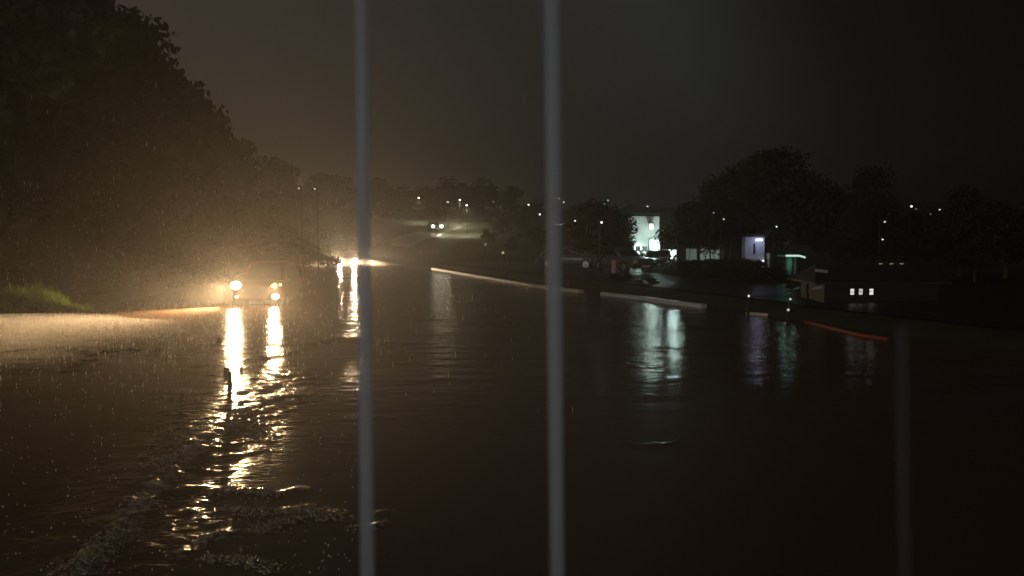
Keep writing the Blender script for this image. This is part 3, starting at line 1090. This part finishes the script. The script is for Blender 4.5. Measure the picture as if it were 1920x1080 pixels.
# ------------------------------------------------------------------ lit buildings on the right
stucco = mat("white_stucco", (0.72, 0.74, 0.72), 0.7, noise=0.12, nscale=4, bump=0.2)
roof_m = mat("dark_roof_sheet", (0.02, 0.02, 0.022), 0.7, noise=0.3)
base = P(1215, 500, 50)
bz = gz(base.x + 0.3, base.y)
gh = empty("guard_house", (base.x, base.y, bz), 0, "small white guard house with arched front, glaring lamps and misty light", "building")
mpx = 50 / F_PX


def bx_(px):
    return (px - 1215) * mpx


def bz_(py):
    return P(1215, py, 50).z - bz


# arched front wall (three arches)
wl = MB()
xa, xb = bx_(1178), bx_(1214)
zt_ = bz_(462)
n_ar = 3
wid = (xb - xa) / n_ar
for k in range(n_ar + 1):
    xx = xa + k * wid
    wl.box(xx - 0.07, xx + 0.07, -0.10, 0.10, 0, zt_ - 0.22)
for k in range(n_ar):
    x0, x1 = xa + k * wid + 0.07, xa + (k + 1) * wid - 0.07
    cxx, rr_ = (x0 + x1) / 2, (x1 - x0) / 2
    arc = [(cxx + rr_ * math.cos(a_), zt_ - 0.42 + rr_ * math.sin(a_)) for a_ in np.linspace(PI, 0, 9)]
    for j in range(8):
        (ax, az), (cx_, cz) = arc[j], arc[j + 1]
        wl.add([(ax, -0.095, az), (cx_, -0.095, cz), (cx_, -0.095, zt_), (ax, -0.095, zt_), (ax, 0.095, az), (cx_, 0.095, cz), (cx_, 0.095, zt_), (ax, 0.095, zt_)],
               [(0, 1, 2, 3), (7, 6, 5, 4), (0, 4, 5, 1), (3, 2, 6, 7)])
wl.build("arched_wall", stucco, gh)
MB().box(bx_(1182), bx_(1240), 0.9, 1.1, 0, bz_(405), 0.01).build("rear_wall", stucco, gh)
MB().box(bx_(1215), bx_(1236), -0.25, 0.10, 0, bz_(446), 0.02).build("pillar", stucco, gh)
MB().box(bx_(1216), bx_(1235), -0.285, -0.252, bz_(466), bz_(449), 0.01).build("lit_sign_panel", glow("lit_sign_white", (0.86, 1.0, 0.95), 1.1), gh)
MB().box(bx_(1220), bx_(1233), -0.275, -0.253, 0.0, bz_(472), 0.01).build("door", mat("pale_door", (0.5, 0.55, 0.52), 0.5), gh)
MB().box(bx_(1242), bx_(1268), -0.1, 0.1, 0, bz_(468), 0.01).build("side_wall", stucco, gh)
MB().box(bx_(1178), bx_(1244), 0.75, 1.5, bz_(404), bz_(399), 0.01).build("roof", roof_m, gh)
lh = MB().ball((bx_(1222), 0.3, bz_(425)), 0.13, 0.10, 0.17, 12, 8).build("wall_lamp", glow("cold_lamp_a", (0.85, 1.0, 0.96), 6), gh, smooth=True)
MB().box(bx_(1222) - 0.12, bx_(1222) + 0.12, 0.32, 0.9, bz_(418), bz_(416), 0.005).build("lamp_bracket", pole_m, gh)
MB().box(bx_(1245), bx_(1264), -0.20, -0.102, bz_(482), bz_(472), 0.02).build("floodlight", glow("cold_lamp_b", (0.88, 1.0, 0.97), 4), gh)
lamp_light('SPOT', "lamp_light", gh, (bx_(1262), -0.6, bz_(470)), 180, COOL, 0.12, (-2.6, -17, -0.15), cone=math.radians(10))
lamp_light('POINT', "lamp_light", gh, (bx_(1222), 0.05, bz_(428)), 34, COOL, 0.15)
lamp_light('POINT', "lamp_light", gh, (bx_(1198), 0.5, bz_(470)), 34, COOL, 0.15)
lamp_light('POINT', "lamp_light", gh, (bx_(1254), -0.45, bz_(476)), 30, COOL, 0.15)
lamp_light('POINT', "lamp_light", gh, (bx_(1226), -0.6, bz_(458)), 18, COOL, 0.15)

# pinkish short pillar left of it
pp = P(1151, 512, 44)
gt = empty("gate_post", (pp.x, pp.y, gz(pp.x, pp.y)), 0, "slim pinkish gate post under the round dark tree", "gate post")
MB().box(-0.09, 0.09, -0.09, 0.09, 0, 0.72, 0.01).build("shaft", mat("pink_render", (0.5, 0.25, 0.24), 0.6), gt)
MB().box(-0.12, 0.12, -0.12, 0.12, 0.72, 0.80, 0.01).build("cap", mat("pink_render", (0.5, 0.25, 0.24), 0.6), gt)

# low pale garden wall right of the guard house
a_ = P(1292, 482, 52)
b_ = P(1352, 482, 50)
wt = empty("boundary_wall", (a_.x, a_.y, gz(a_.x, a_.y)), math.atan2(b_.y - a_.y, b_.x - a_.x), "low grey boundary wall under the thin lit tree", "wall")
Lw = (b_ - a_).length
MB().box(0, Lw, -0.1, 0.1, 0, 1.15, 0.01).build("panel", stucco, wt)
MB().box(-0.04, Lw + 0.04, -0.14, 0.14, 1.15, 1.22, 0.01).build("coping", stucco, wt)
for k in range(3):
    MB().box(Lw * k / 2 - 0.12, Lw * k / 2 + 0.12, -0.17, 0.12, 0, 1.3, 0.01).build("pier", stucco, wt)

# blue-lit booth
bb = P(1415, 486, 43)
bth = empty("booth", (bb.x, bb.y, gz(bb.x, bb.y)), -0.1, "small booth with bluish white lit wall under the biggest black tree", "booth")
gb = gz(bb.x, bb.y)
zt1, zb1 = P(1415, 444, 43).z - gb, P(1415, 485, 43).z - gb
blue_w = mat("pale_blue_wall", (0.50, 0.52, 0.72), 0.6, noise=0.1)
MB().box(-0.52, 0.50, 0.0, 0.9, 0, zt1, 0.01).build("wall", blue_w, bth)
MB().prism([(-0.62, zt1 + 0.002), (0.62, zt1 + 0.002), (0.50, zt1 + 0.16), (-0.55, zt1 + 0.10)], -0.35, 1.0).build("roof", roof_m, bth)
MB().box(-0.52, 0.52, -0.06, -0.002, zb1, zb1 + 0.07, 0.005).build("ledge", white_paint, bth)
MB().box(0.0, 0.38, -0.16, -0.06, zt1 - 0.22, zt1 - 0.10, 0.01).build("tube_lamp", glow("bluish_tube", (0.80, 0.82, 1.0), 1.6), bth)
MB().ball((0.42, -0.10, zb1 - 0.12), 0.06, 0.05, 0.07, 10, 6).build("lantern", glow("bluish_tube", (0.80, 0.82, 1.0), 1.6), bth, smooth=True)
MB().box(-0.08, 0.02, -0.03, -0.002, zb1 + 0.25, zt1 - 0.35, 0.003).build("drainpipe", trim, bth)
lamp_light('POINT', "lamp_light", bth, (0.15, -0.5, zt1 - 0.3), 4, (0.72, 0.74, 1.0), 0.1)

# green-lit canopy on a pillar
cc = P(1483, 520, 41)
cn = empty("canopy", (cc.x, cc.y, gz(cc.x, cc.y)), 0, "small canopy with green lit pillar and pale lit rim", "canopy")
gc = gz(cc.x, cc.y)
zc_ = P(1483, 480, 41).z - gc
green_p = mat("green_paint", (0.16, 0.48, 0.38), 0.5, noise=0.15)
MB().tube([(-0.12, 0, 0), (-0.12, 0, zc_ - 0.06)], [0.16, 0.16], 16).build("pillar", green_p, cn, smooth=True)
MB().tube([(0.34, 0.4, 0), (0.34, 0.4, zc_ - 0.06)], [0.06, 0.06], 12).build("pillar", green_p, cn, smooth=True)
MB().box(-0.42, 0.62, -0.3, 0.9, zc_ - 0.05, zc_ + 0.03, 0.01).build("deck", green_p, cn)
MB().tube([(-0.40, -0.36, zc_ + 0.03), (0.28, -0.36, zc_ + 0.03), (0.58, -0.36, zc_ - 0.07)], [0.045, 0.045, 0.04], 8).build("tube_lamp", glow("greenish_tube", (0.75, 1.0, 0.92), 0.75), cn)
lamp_light('POINT', "lamp_light", cn, (-0.12, -0.75, zc_ - 0.25), 2, (0.5, 1.0, 0.85), 0.08)
lamp_light('POINT', "lamp_light", cn, (0.0, 0.5, zc_ + 0.6), 5, (0.5, 1.0, 0.85), 0.08)

# leaning white pole catching light left of the canopy
lp_ = P(1441, 500, 42)
pl = empty("sign_pole", (lp_.x, lp_.y, gz(lp_.x, lp_.y)), 0, "leaning pale pole between the booth and the green canopy", "pole")
MB().tube([(0.06, 0, -0.1), (0, 0, 0.6), (-0.04, 0, 1.3)], [0.05, 0.045, 0.04], 8).build("shaft", white_paint, pl, smooth=True)
MB().box(-0.12, 0.05, -0.02, 0.0, 1.05, 1.32, 0.005).build("plate", white_paint, pl)

# low shed with three lit windows
sd = P(1620, 560, 27)
sg = min(gz(sd.x, sd.y), P(1620, 566, 27).z)
sh = empty("shed", (sd.x, sd.y, sg), 0.0, "low black shed with three small lit windows near the water", "shed")
zr = P(1620, 498, 27).z - sg
ze = P(1620, 528, 27).z - sg
m27 = 27 / F_PX
xl_, xr_ = (1545 - 1620) * m27, (1760 - 1620) * m27
darkw = mat("dark_timber", (0.012, 0.010, 0.010), 0.7, noise=0.3, nscale=8)
MB().box(xl_, xr_, 0.0, 2.2, 0, ze, 0.005).build("wall", darkw, sh)
rf = MB()
rf.add([(xl_ - 0.42, -0.25, ze - 0.02), (xr_ + 0.3, -0.25, ze - 0.02), (xr_ - 0.3, 1.1, zr), (xl_ + 0.1, 1.1, zr), (xl_ - 0.42, 2.45, ze - 0.02), (xr_ + 0.3, 2.45, ze - 0.02),
        (xl_ - 0.42, -0.25, ze - 0.08), (xr_ + 0.3, -0.25, ze - 0.08), (xl_ - 0.42, 2.45, ze - 0.08), (xr_ + 0.3, 2.45, ze - 0.08)],
       [(0, 1, 2, 3), (3, 2, 5, 4), (0, 3, 4), (1, 5, 2), (0, 6, 7, 1), (4, 5, 9, 8), (0, 4, 8, 6), (1, 7, 9, 5), (6, 8, 9, 7)])
rf.build("roof", roof_m, sh)
for x in (1597, 1613, 1633):
    xc = (x - 1620) * m27
    zc0 = P(1620, 547, 27).z - sg
    fr = MB()
    for (x0, x1, z0, z1) in ((-0.09, -0.068, -0.13, 0.13), (0.068, 0.09, -0.13, 0.13), (-0.067, 0.067, 0.10, 0.13), (-0.067, 0.067, -0.13, -0.10)):
        fr.box(xc + x0, xc + x1, -0.03, -0.001, zc0 + z0, zc0 + z1)
    if x != 1597:
        fr.box(xc - 0.067, xc + 0.02, -0.028, -0.014, zc0 + 0.005, zc0 + 0.022)
    else:
        fr.box(xc - 0.067, xc + 0.067, -0.028, -0.014, zc0 - 0.02, zc0 - 0.003)
    wf = fr.build("window", darkw, sh)
    MB().box(xc - 0.066, xc + 0.066, -0.012, -0.002, zc0 - 0.099, zc0 + 0.099).build("pane", glow("lit_window_%d" % x, (1.0, 0.97, 0.92), {1597: 0.75, 1613: 0.5, 1633: 0.8}[x]), wf)
# pale gable boards leaning on its left end
for (x, y, w, h, rzz, lab) in ((1540, 508, 0.42, 0.10, 0.1, "upper pale board catching light at the shed's left gable"),
                               (1532, 540, 0.34, 0.09, -0.2, "lower pale board catching light at the shed's left gable")):
    p = P(x, y, 26.4)
    ob = MB().box(-w / 2, w / 2, -0.02, 0.02, -h / 2, h / 2, 0.008).build("trim_board", mat("weathered_board", (0.35, 0.35, 0.36), 0.5), sh)
    ob.location = (p.x - sd.x, p.y - sd.y, p.z - sg)
    ob.rotation_euler = (0, rzz, 0)
# three tiny roof-edge lights
for x in (1676, 1697, 1717):
    xc = (x - 1620) * m27
    MB().box(xc - 0.05, xc + 0.05, 1.02, 1.07, zr - 0.0, zr + 0.035).build("roof_light", glow("dim_roof_light", (1.0, 0.95, 0.6), 0.10), sh)

# far lit roof sheet and pale wall behind the right streak
for (x0, x1, y, d, h, st, lab) in ((1040, 1054, 421, 95, 0.3, 0.35, "far bus shelter roof lit pale above the parked cars"),):
    p = P((x0 + x1) / 2, y, d)
    g = gz(p.x, p.y)
    sh2 = empty("shelter", (p.x, p.y, g), 0, lab, "shelter")
    zz = max(1.8, p.z - g)
    hw = (x1 - x0) / 2 * d / F_PX
    MB().box(-hw - 0.3, hw + 0.3, -0.6, 0.9, zz + 0.06, zz + 0.16, 0.01).build("roof", stucco, sh2)
    for sx in (-1, 1):
        MB().tube([(sx * hw, 0.5, 0), (sx * hw, 0.5, zz + 0.05)], 0.05, 8).build("leg", pole_m, sh2)
    MB().box(-hw, hw, -0.08, 0.08, zz - 0.06, zz + 0.04).build("tube_lamp", glow("far_tube", W2, st), sh2)

# debris standing in the flood
wood = mat("wet_wood", (0.05, 0.035, 0.025), 0.5, noise=0.3)
dpt = G(430, 722, 0)
tag(MB().tube([(0, 0, -0.4), (0.01, 0, 0.05), (0.0, 0.01, 0.24)], [0.045, 0.04, 0.038], 9).build("wooden_stake", wood, smooth=True, loc=dpt),
    "short dark stake sticking out of the water in the headlight reflection", "stake")
for (x, y, s, lab) in ((425, 692, 0.045, "dark lump of debris floating above the stake in the glare"), (411, 637, 0.06, "dark bit of debris floating at the left edge of the glare"),
                       (452, 690, 0.03, "small dark debris lump floating right of the stake's top")):
    p = G(x, y, 0.02)
    mb = MB().ball((0, 0, 0), s * 1.4, s, s * 0.8, 9, 6)
    mb.v = [(vx * R.uniform(0.8, 1.2), vy * R.uniform(0.8, 1.2), vz * R.uniform(0.7, 1.3)) for vx, vy, vz in mb.v]
    tag(mb.build("floating_debris", wood, smooth=True, loc=p), lab, "debris", "floating debris in the glare")

# ------------------------------------------------------------------ rain: falling drops and splashes
drop_m = bpy.data.materials.new("rain_water")
drop_m.use_nodes = True
nt = drop_m.node_tree
b = nt.nodes["Principled BSDF"]
b.inputs["Base Color"].default_value = (0.9, 0.9, 0.9, 1)
b.inputs["Roughness"].default_value = 0.2
tr = nt.nodes.new("ShaderNodeBsdfTranslucent")
tr.inputs["Color"].default_value = (0.9, 0.9, 0.9, 1)
ms = nt.nodes.new("ShaderNodeMixShader")
ms.inputs[0].default_value = 0.7
nt.links.new(b.outputs[0], ms.inputs[1])
nt.links.new(tr.outputs[0], ms.inputs[2])
nt.links.new(ms.outputs[0], nt.nodes["Material Output"].inputs["Surface"])


def spikes(name, pts, hs, ws, label):
    n = len(pts)
    base = np.array([[1, 0, 0], [-0.5, 0.87, 0], [-0.5, -0.87, 0]])
    V = np.zeros((n, 5, 3))
    for k in range(3):
        V[:, k] = pts + base[k] * ws[:, None] + np.array([0, 0, 1]) * (hs * 0.35)[:, None]
    V[:, 3] = pts
    V[:, 4] = pts + np.array([0, 0, 1]) * hs[:, None]
    me = bpy.data.meshes.new(name)
    fs = np.array([[0, 1, 4], [1, 2, 4], [2, 0, 4], [1, 0, 3], [2, 1, 3], [0, 2, 3]])
    F = (np.arange(n)[:, None, None] * 5 + fs[None]).reshape(-1, 3)
    me.from_pydata(V.reshape(-1, 3).tolist(), [], F.tolist())
    me.materials.append(drop_m)
    o = bpy.data.objects.new(name, me)
    SC.collection.objects.link(o)
    return tag(o, label, "rain", kind="stuff")


# foam heads riding on the current edges: small irregular froth lumps
froth = mat("muddy_froth", (0.92, 0.84, 0.72), 0.3, spec=1.0, noise=0.3, nscale=20, trans=(0.75, 0.66, 0.52))
rng = np.random.RandomState(21)
bl = []
oct_v = np.array([[1, 0, 0], [0, 1, 0], [-1, 0, 0], [0, -1, 0], [0, 0, 1], [0, 0, -1]], float)
oct_f = np.array([[0, 1, 4], [1, 2, 4], [2, 3, 4], [3, 0, 4], [1, 0, 5], [2, 1, 5], [3, 2, 5], [0, 3, 5]])
for pts, w, h, fo in foam_paths:
    if fo < 0.3:
        continue
    g = [G(*p) for p in pts]
    for k in range(len(g) - 1):
        L_ = (g[k + 1] - g[k]).length
        for _ in range(int(L_ * 1900 * fo * (1.0 if g[k].y < 9.5 else 0.25) * (0.5 + w * 4))):
            t = rng.rand()
            p = g[k].lerp(g[k + 1], t)
            if vnoise(np.array(p.x * 3.1 + 5), np.array(p.y * 3.1)) < -0.2 + 0.45 * rng.rand():
                continue
            q_ = (p.x + rng.normal() * w * 0.75, p.y + rng.normal() * w * 0.75)
            bl.append((q_[0], q_[1], 0.010 + 0.38 * h * rng.rand(), 0.002 + 0.0105 * rng.rand() ** 2.6))
n = len(bl)
bl = np.array(bl)
sc_ = np.stack([bl[:, 3] * (1 + 2.2 * rng.rand(n)), bl[:, 3] * (0.7 + 0.6 * rng.rand(n)), bl[:, 3] * (0.6 + 0.6 * rng.rand(n))], -1)
V = oct_v[None] * sc_[:, None, :] * (0.75 + 0.5 * rng.rand(n, 6, 1)) + bl[:, None, :3]
Fq = (np.arange(n)[:, None, None] * 6 + oct_f[None]).reshape(-1, 3)
me = bpy.data.meshes.new("foam")
me.from_pydata(V.reshape(-1, 3).tolist(), [], Fq.tolist())
me.polygons.foreach_set("use_smooth", [True] * len(me.polygons))
me.materials.append(froth)
fo_ = bpy.data.objects.new("foam", me)
SC.collection.objects.link(fo_)
tag(fo_, "pale foam riding the current edges in the muddy foreground water", "foam", kind="stuff")

rng = np.random.RandomState(11)
# splashes on the lit water
n = 2600
sx = 260 + 190 * rng.normal(size=n)
sy = 568 + 60 * np.abs(rng.normal(size=n))
pts = np.array([G(a, c_, 0.0) for a, c_ in zip(sx, sy)])
spikes("rain_splashes", pts, 0.03 + 0.13 * rng.rand(n) ** 3, 0.003 + 0.007 * rng.rand(n) ** 2, "short upright rain splashes on the lit water around the cars")
n = 420
sx = rng.uniform(-40, 700, n)
sy = rng.uniform(690, 1080, n)
pts = np.array([G(a, c_, 0.03) for a, c_ in zip(sx, sy)])
spikes("rain_splashes", pts, 0.008 + 0.02 * rng.rand(n), 0.004 + 0.010 * rng.rand(n) ** 2, "small bright drops thrown up on the dark foreground water")
n = 1300
pts = np.stack([rng.uniform(-17, 1, n), rng.uniform(9, 30, n), rng.uniform(0.05, 4.5, n)], 1)
spikes("falling_rain", pts, 0.05 + 0.08 * rng.rand(n), 0.0015 + 0.0015 * rng.rand(n), "thin falling rain in front of the headlights")

# ------------------------------------------------------------------ pale upright streaks built as translucent rods close to the camera
streak_m = bpy.data.materials.new("streak_rod")
streak_m.use_nodes = True
nt = streak_m.node_tree
b = nt.nodes["Principled BSDF"]
b.inputs["Base Color"].default_value = (0.68, 0.80, 1.0, 1)
b.inputs["Roughness"].default_value = 0.45
tr = nt.nodes.new("ShaderNodeBsdfTranslucent")
tr.inputs["Color"].default_value = (0.50, 0.68, 1.0, 1)
ms = nt.nodes.new("ShaderNodeMixShader")
ms.inputs[0].default_value = 0.6
tp = nt.nodes.new("ShaderNodeBsdfTransparent")
m2 = nt.nodes.new("ShaderNodeMixShader")
m2.inputs[0].default_value = 0.52
nt.links.new(b.outputs[0], ms.inputs[1])
nt.links.new(tr.outputs[0], ms.inputs[2])
nt.links.new(ms.outputs[0], m2.inputs[1])
nt.links.new(tp.outputs[0], m2.inputs[2])
nt.links.new(m2.outputs[0], nt.nodes["Material Output"].inputs["Surface"])
faint_m = streak_m.copy()
faint_m.name = "faint_streak_rod"
for nd in faint_m.node_tree.nodes:
    if nd.name == m2.name:
        nd.inputs[0].default_value = 0.965
for (x0, y0, x1, y1, r0, r1, d, lab) in (
        (676, -120, 690, 1200, 0.010, 0.012, 1.3, "pale blurred upright streak built as a rod close to the camera, right of the far car"),
        (1033, -120, 1046, 1200, 0.013, 0.012, 1.3, "pale blurred upright streak built as a rod close to the camera near the picture's middle"),
        (1690, 612, 1697, 1200, 0.011, 0.011, 1.3, "faint short upright streak built as a rod close to the camera in the dark lower right")):
    a, c_ = P(x0, y0, d), P(x1, y1, d)
    o = MB().tube([(0, 0, 0), tuple((a - c_) * 0.5), tuple(a - c_)], [r1, (r0 + r1) / 2, r0], 16).build("upright_streak", faint_m if y0 > 0 else streak_m, smooth=True, loc=c_)
    tag(o, lab, "bar", "pale upright streaks before the camera")

# ------------------------------------------------------------------ haze
hm = bpy.data.materials.new("rain_haze")
hm.use_nodes = True
nt = hm.node_tree
nt.nodes.clear()
ho = nt.nodes.new("ShaderNodeOutputMaterial")
pv = nt.nodes.new("ShaderNodeVolumePrincipled")
pv.inputs["Color"].default_value = (0.97, 0.92, 0.90, 1)
pv.inputs["Density"].default_value = HAZE_DENSITY
pv.inputs["Anisotropy"].default_value = 0.78
nt.links.new(pv.outputs[0], ho.inputs["Volume"])
hz = MB().box(-334, 334, -42, 624, -4, 60).build("haze", hm)
tag(hz, "rain haze filling the night air over the flood", "haze", kind="stuff")

# spray thrown up by the downpour: thin lens-shaped banks of mist lying on the water in front of the cars, shaped to catch their beams
mm_ = hm.copy()
mm_.name = "rain_spray"
for nd in mm_.node_tree.nodes:
    if nd.type == 'PRINCIPLED_VOLUME':
        nd.inputs["Density"].default_value = 0.085
        nd.inputs["Anisotropy"].default_value = 0.3


def mist(cx, cy_, rx, ry, h, label, rot=0.0, m=None):
    nu_, nv_ = 40, 8
    vs, fs = [], []
    for j in range(nv_ + 1):
        r_ = j / nv_
        for i in range(nu_):
            a = 2 * PI * i / nu_
            w_ = 1 + 0.10 * math.sin(3 * a + 1) + 0.06 * math.sin(7 * a)
            vs.append((rx * r_ * w_ * math.cos(a), ry * r_ * w_ * math.sin(a), h * (1 - r_ ** 1.5) - 0.12))
    for j in range(nv_):
        for i in range(nu_):
            fs.append((j * nu_ + i, (j + 1) * nu_ + i, (j + 1) * nu_ + (i + 1) % nu_, j * nu_ + (i + 1) % nu_))
    fs.append(tuple(nv_ * nu_ + i for i in range(nu_))[::-1])
    mb = MB().add(vs, fs)
    return tag(mb.build("rain_spray", m or mm_, loc=(cx, cy_, 0), rot=(0, 0, rot)), label, "spray", kind="stuff")


mist(-15.0, 20.3, 6.6, 8.2, 0.62, "pale yellow spray over the water left of the red car", 0.2)
m3_ = mm_.copy()
m3_.name = "pool_spray"
for nd in m3_.node_tree.nodes:
    if nd.type == 'PRINCIPLED_VOLUME':
        nd.inputs["Density"].default_value = 0.30  # denser bank added to give the far car its pool of light
mist(-13.4, 62.4, 5.0, 3.4, 0.72, "spray added for the bright light pool before the far car", m=m3_)
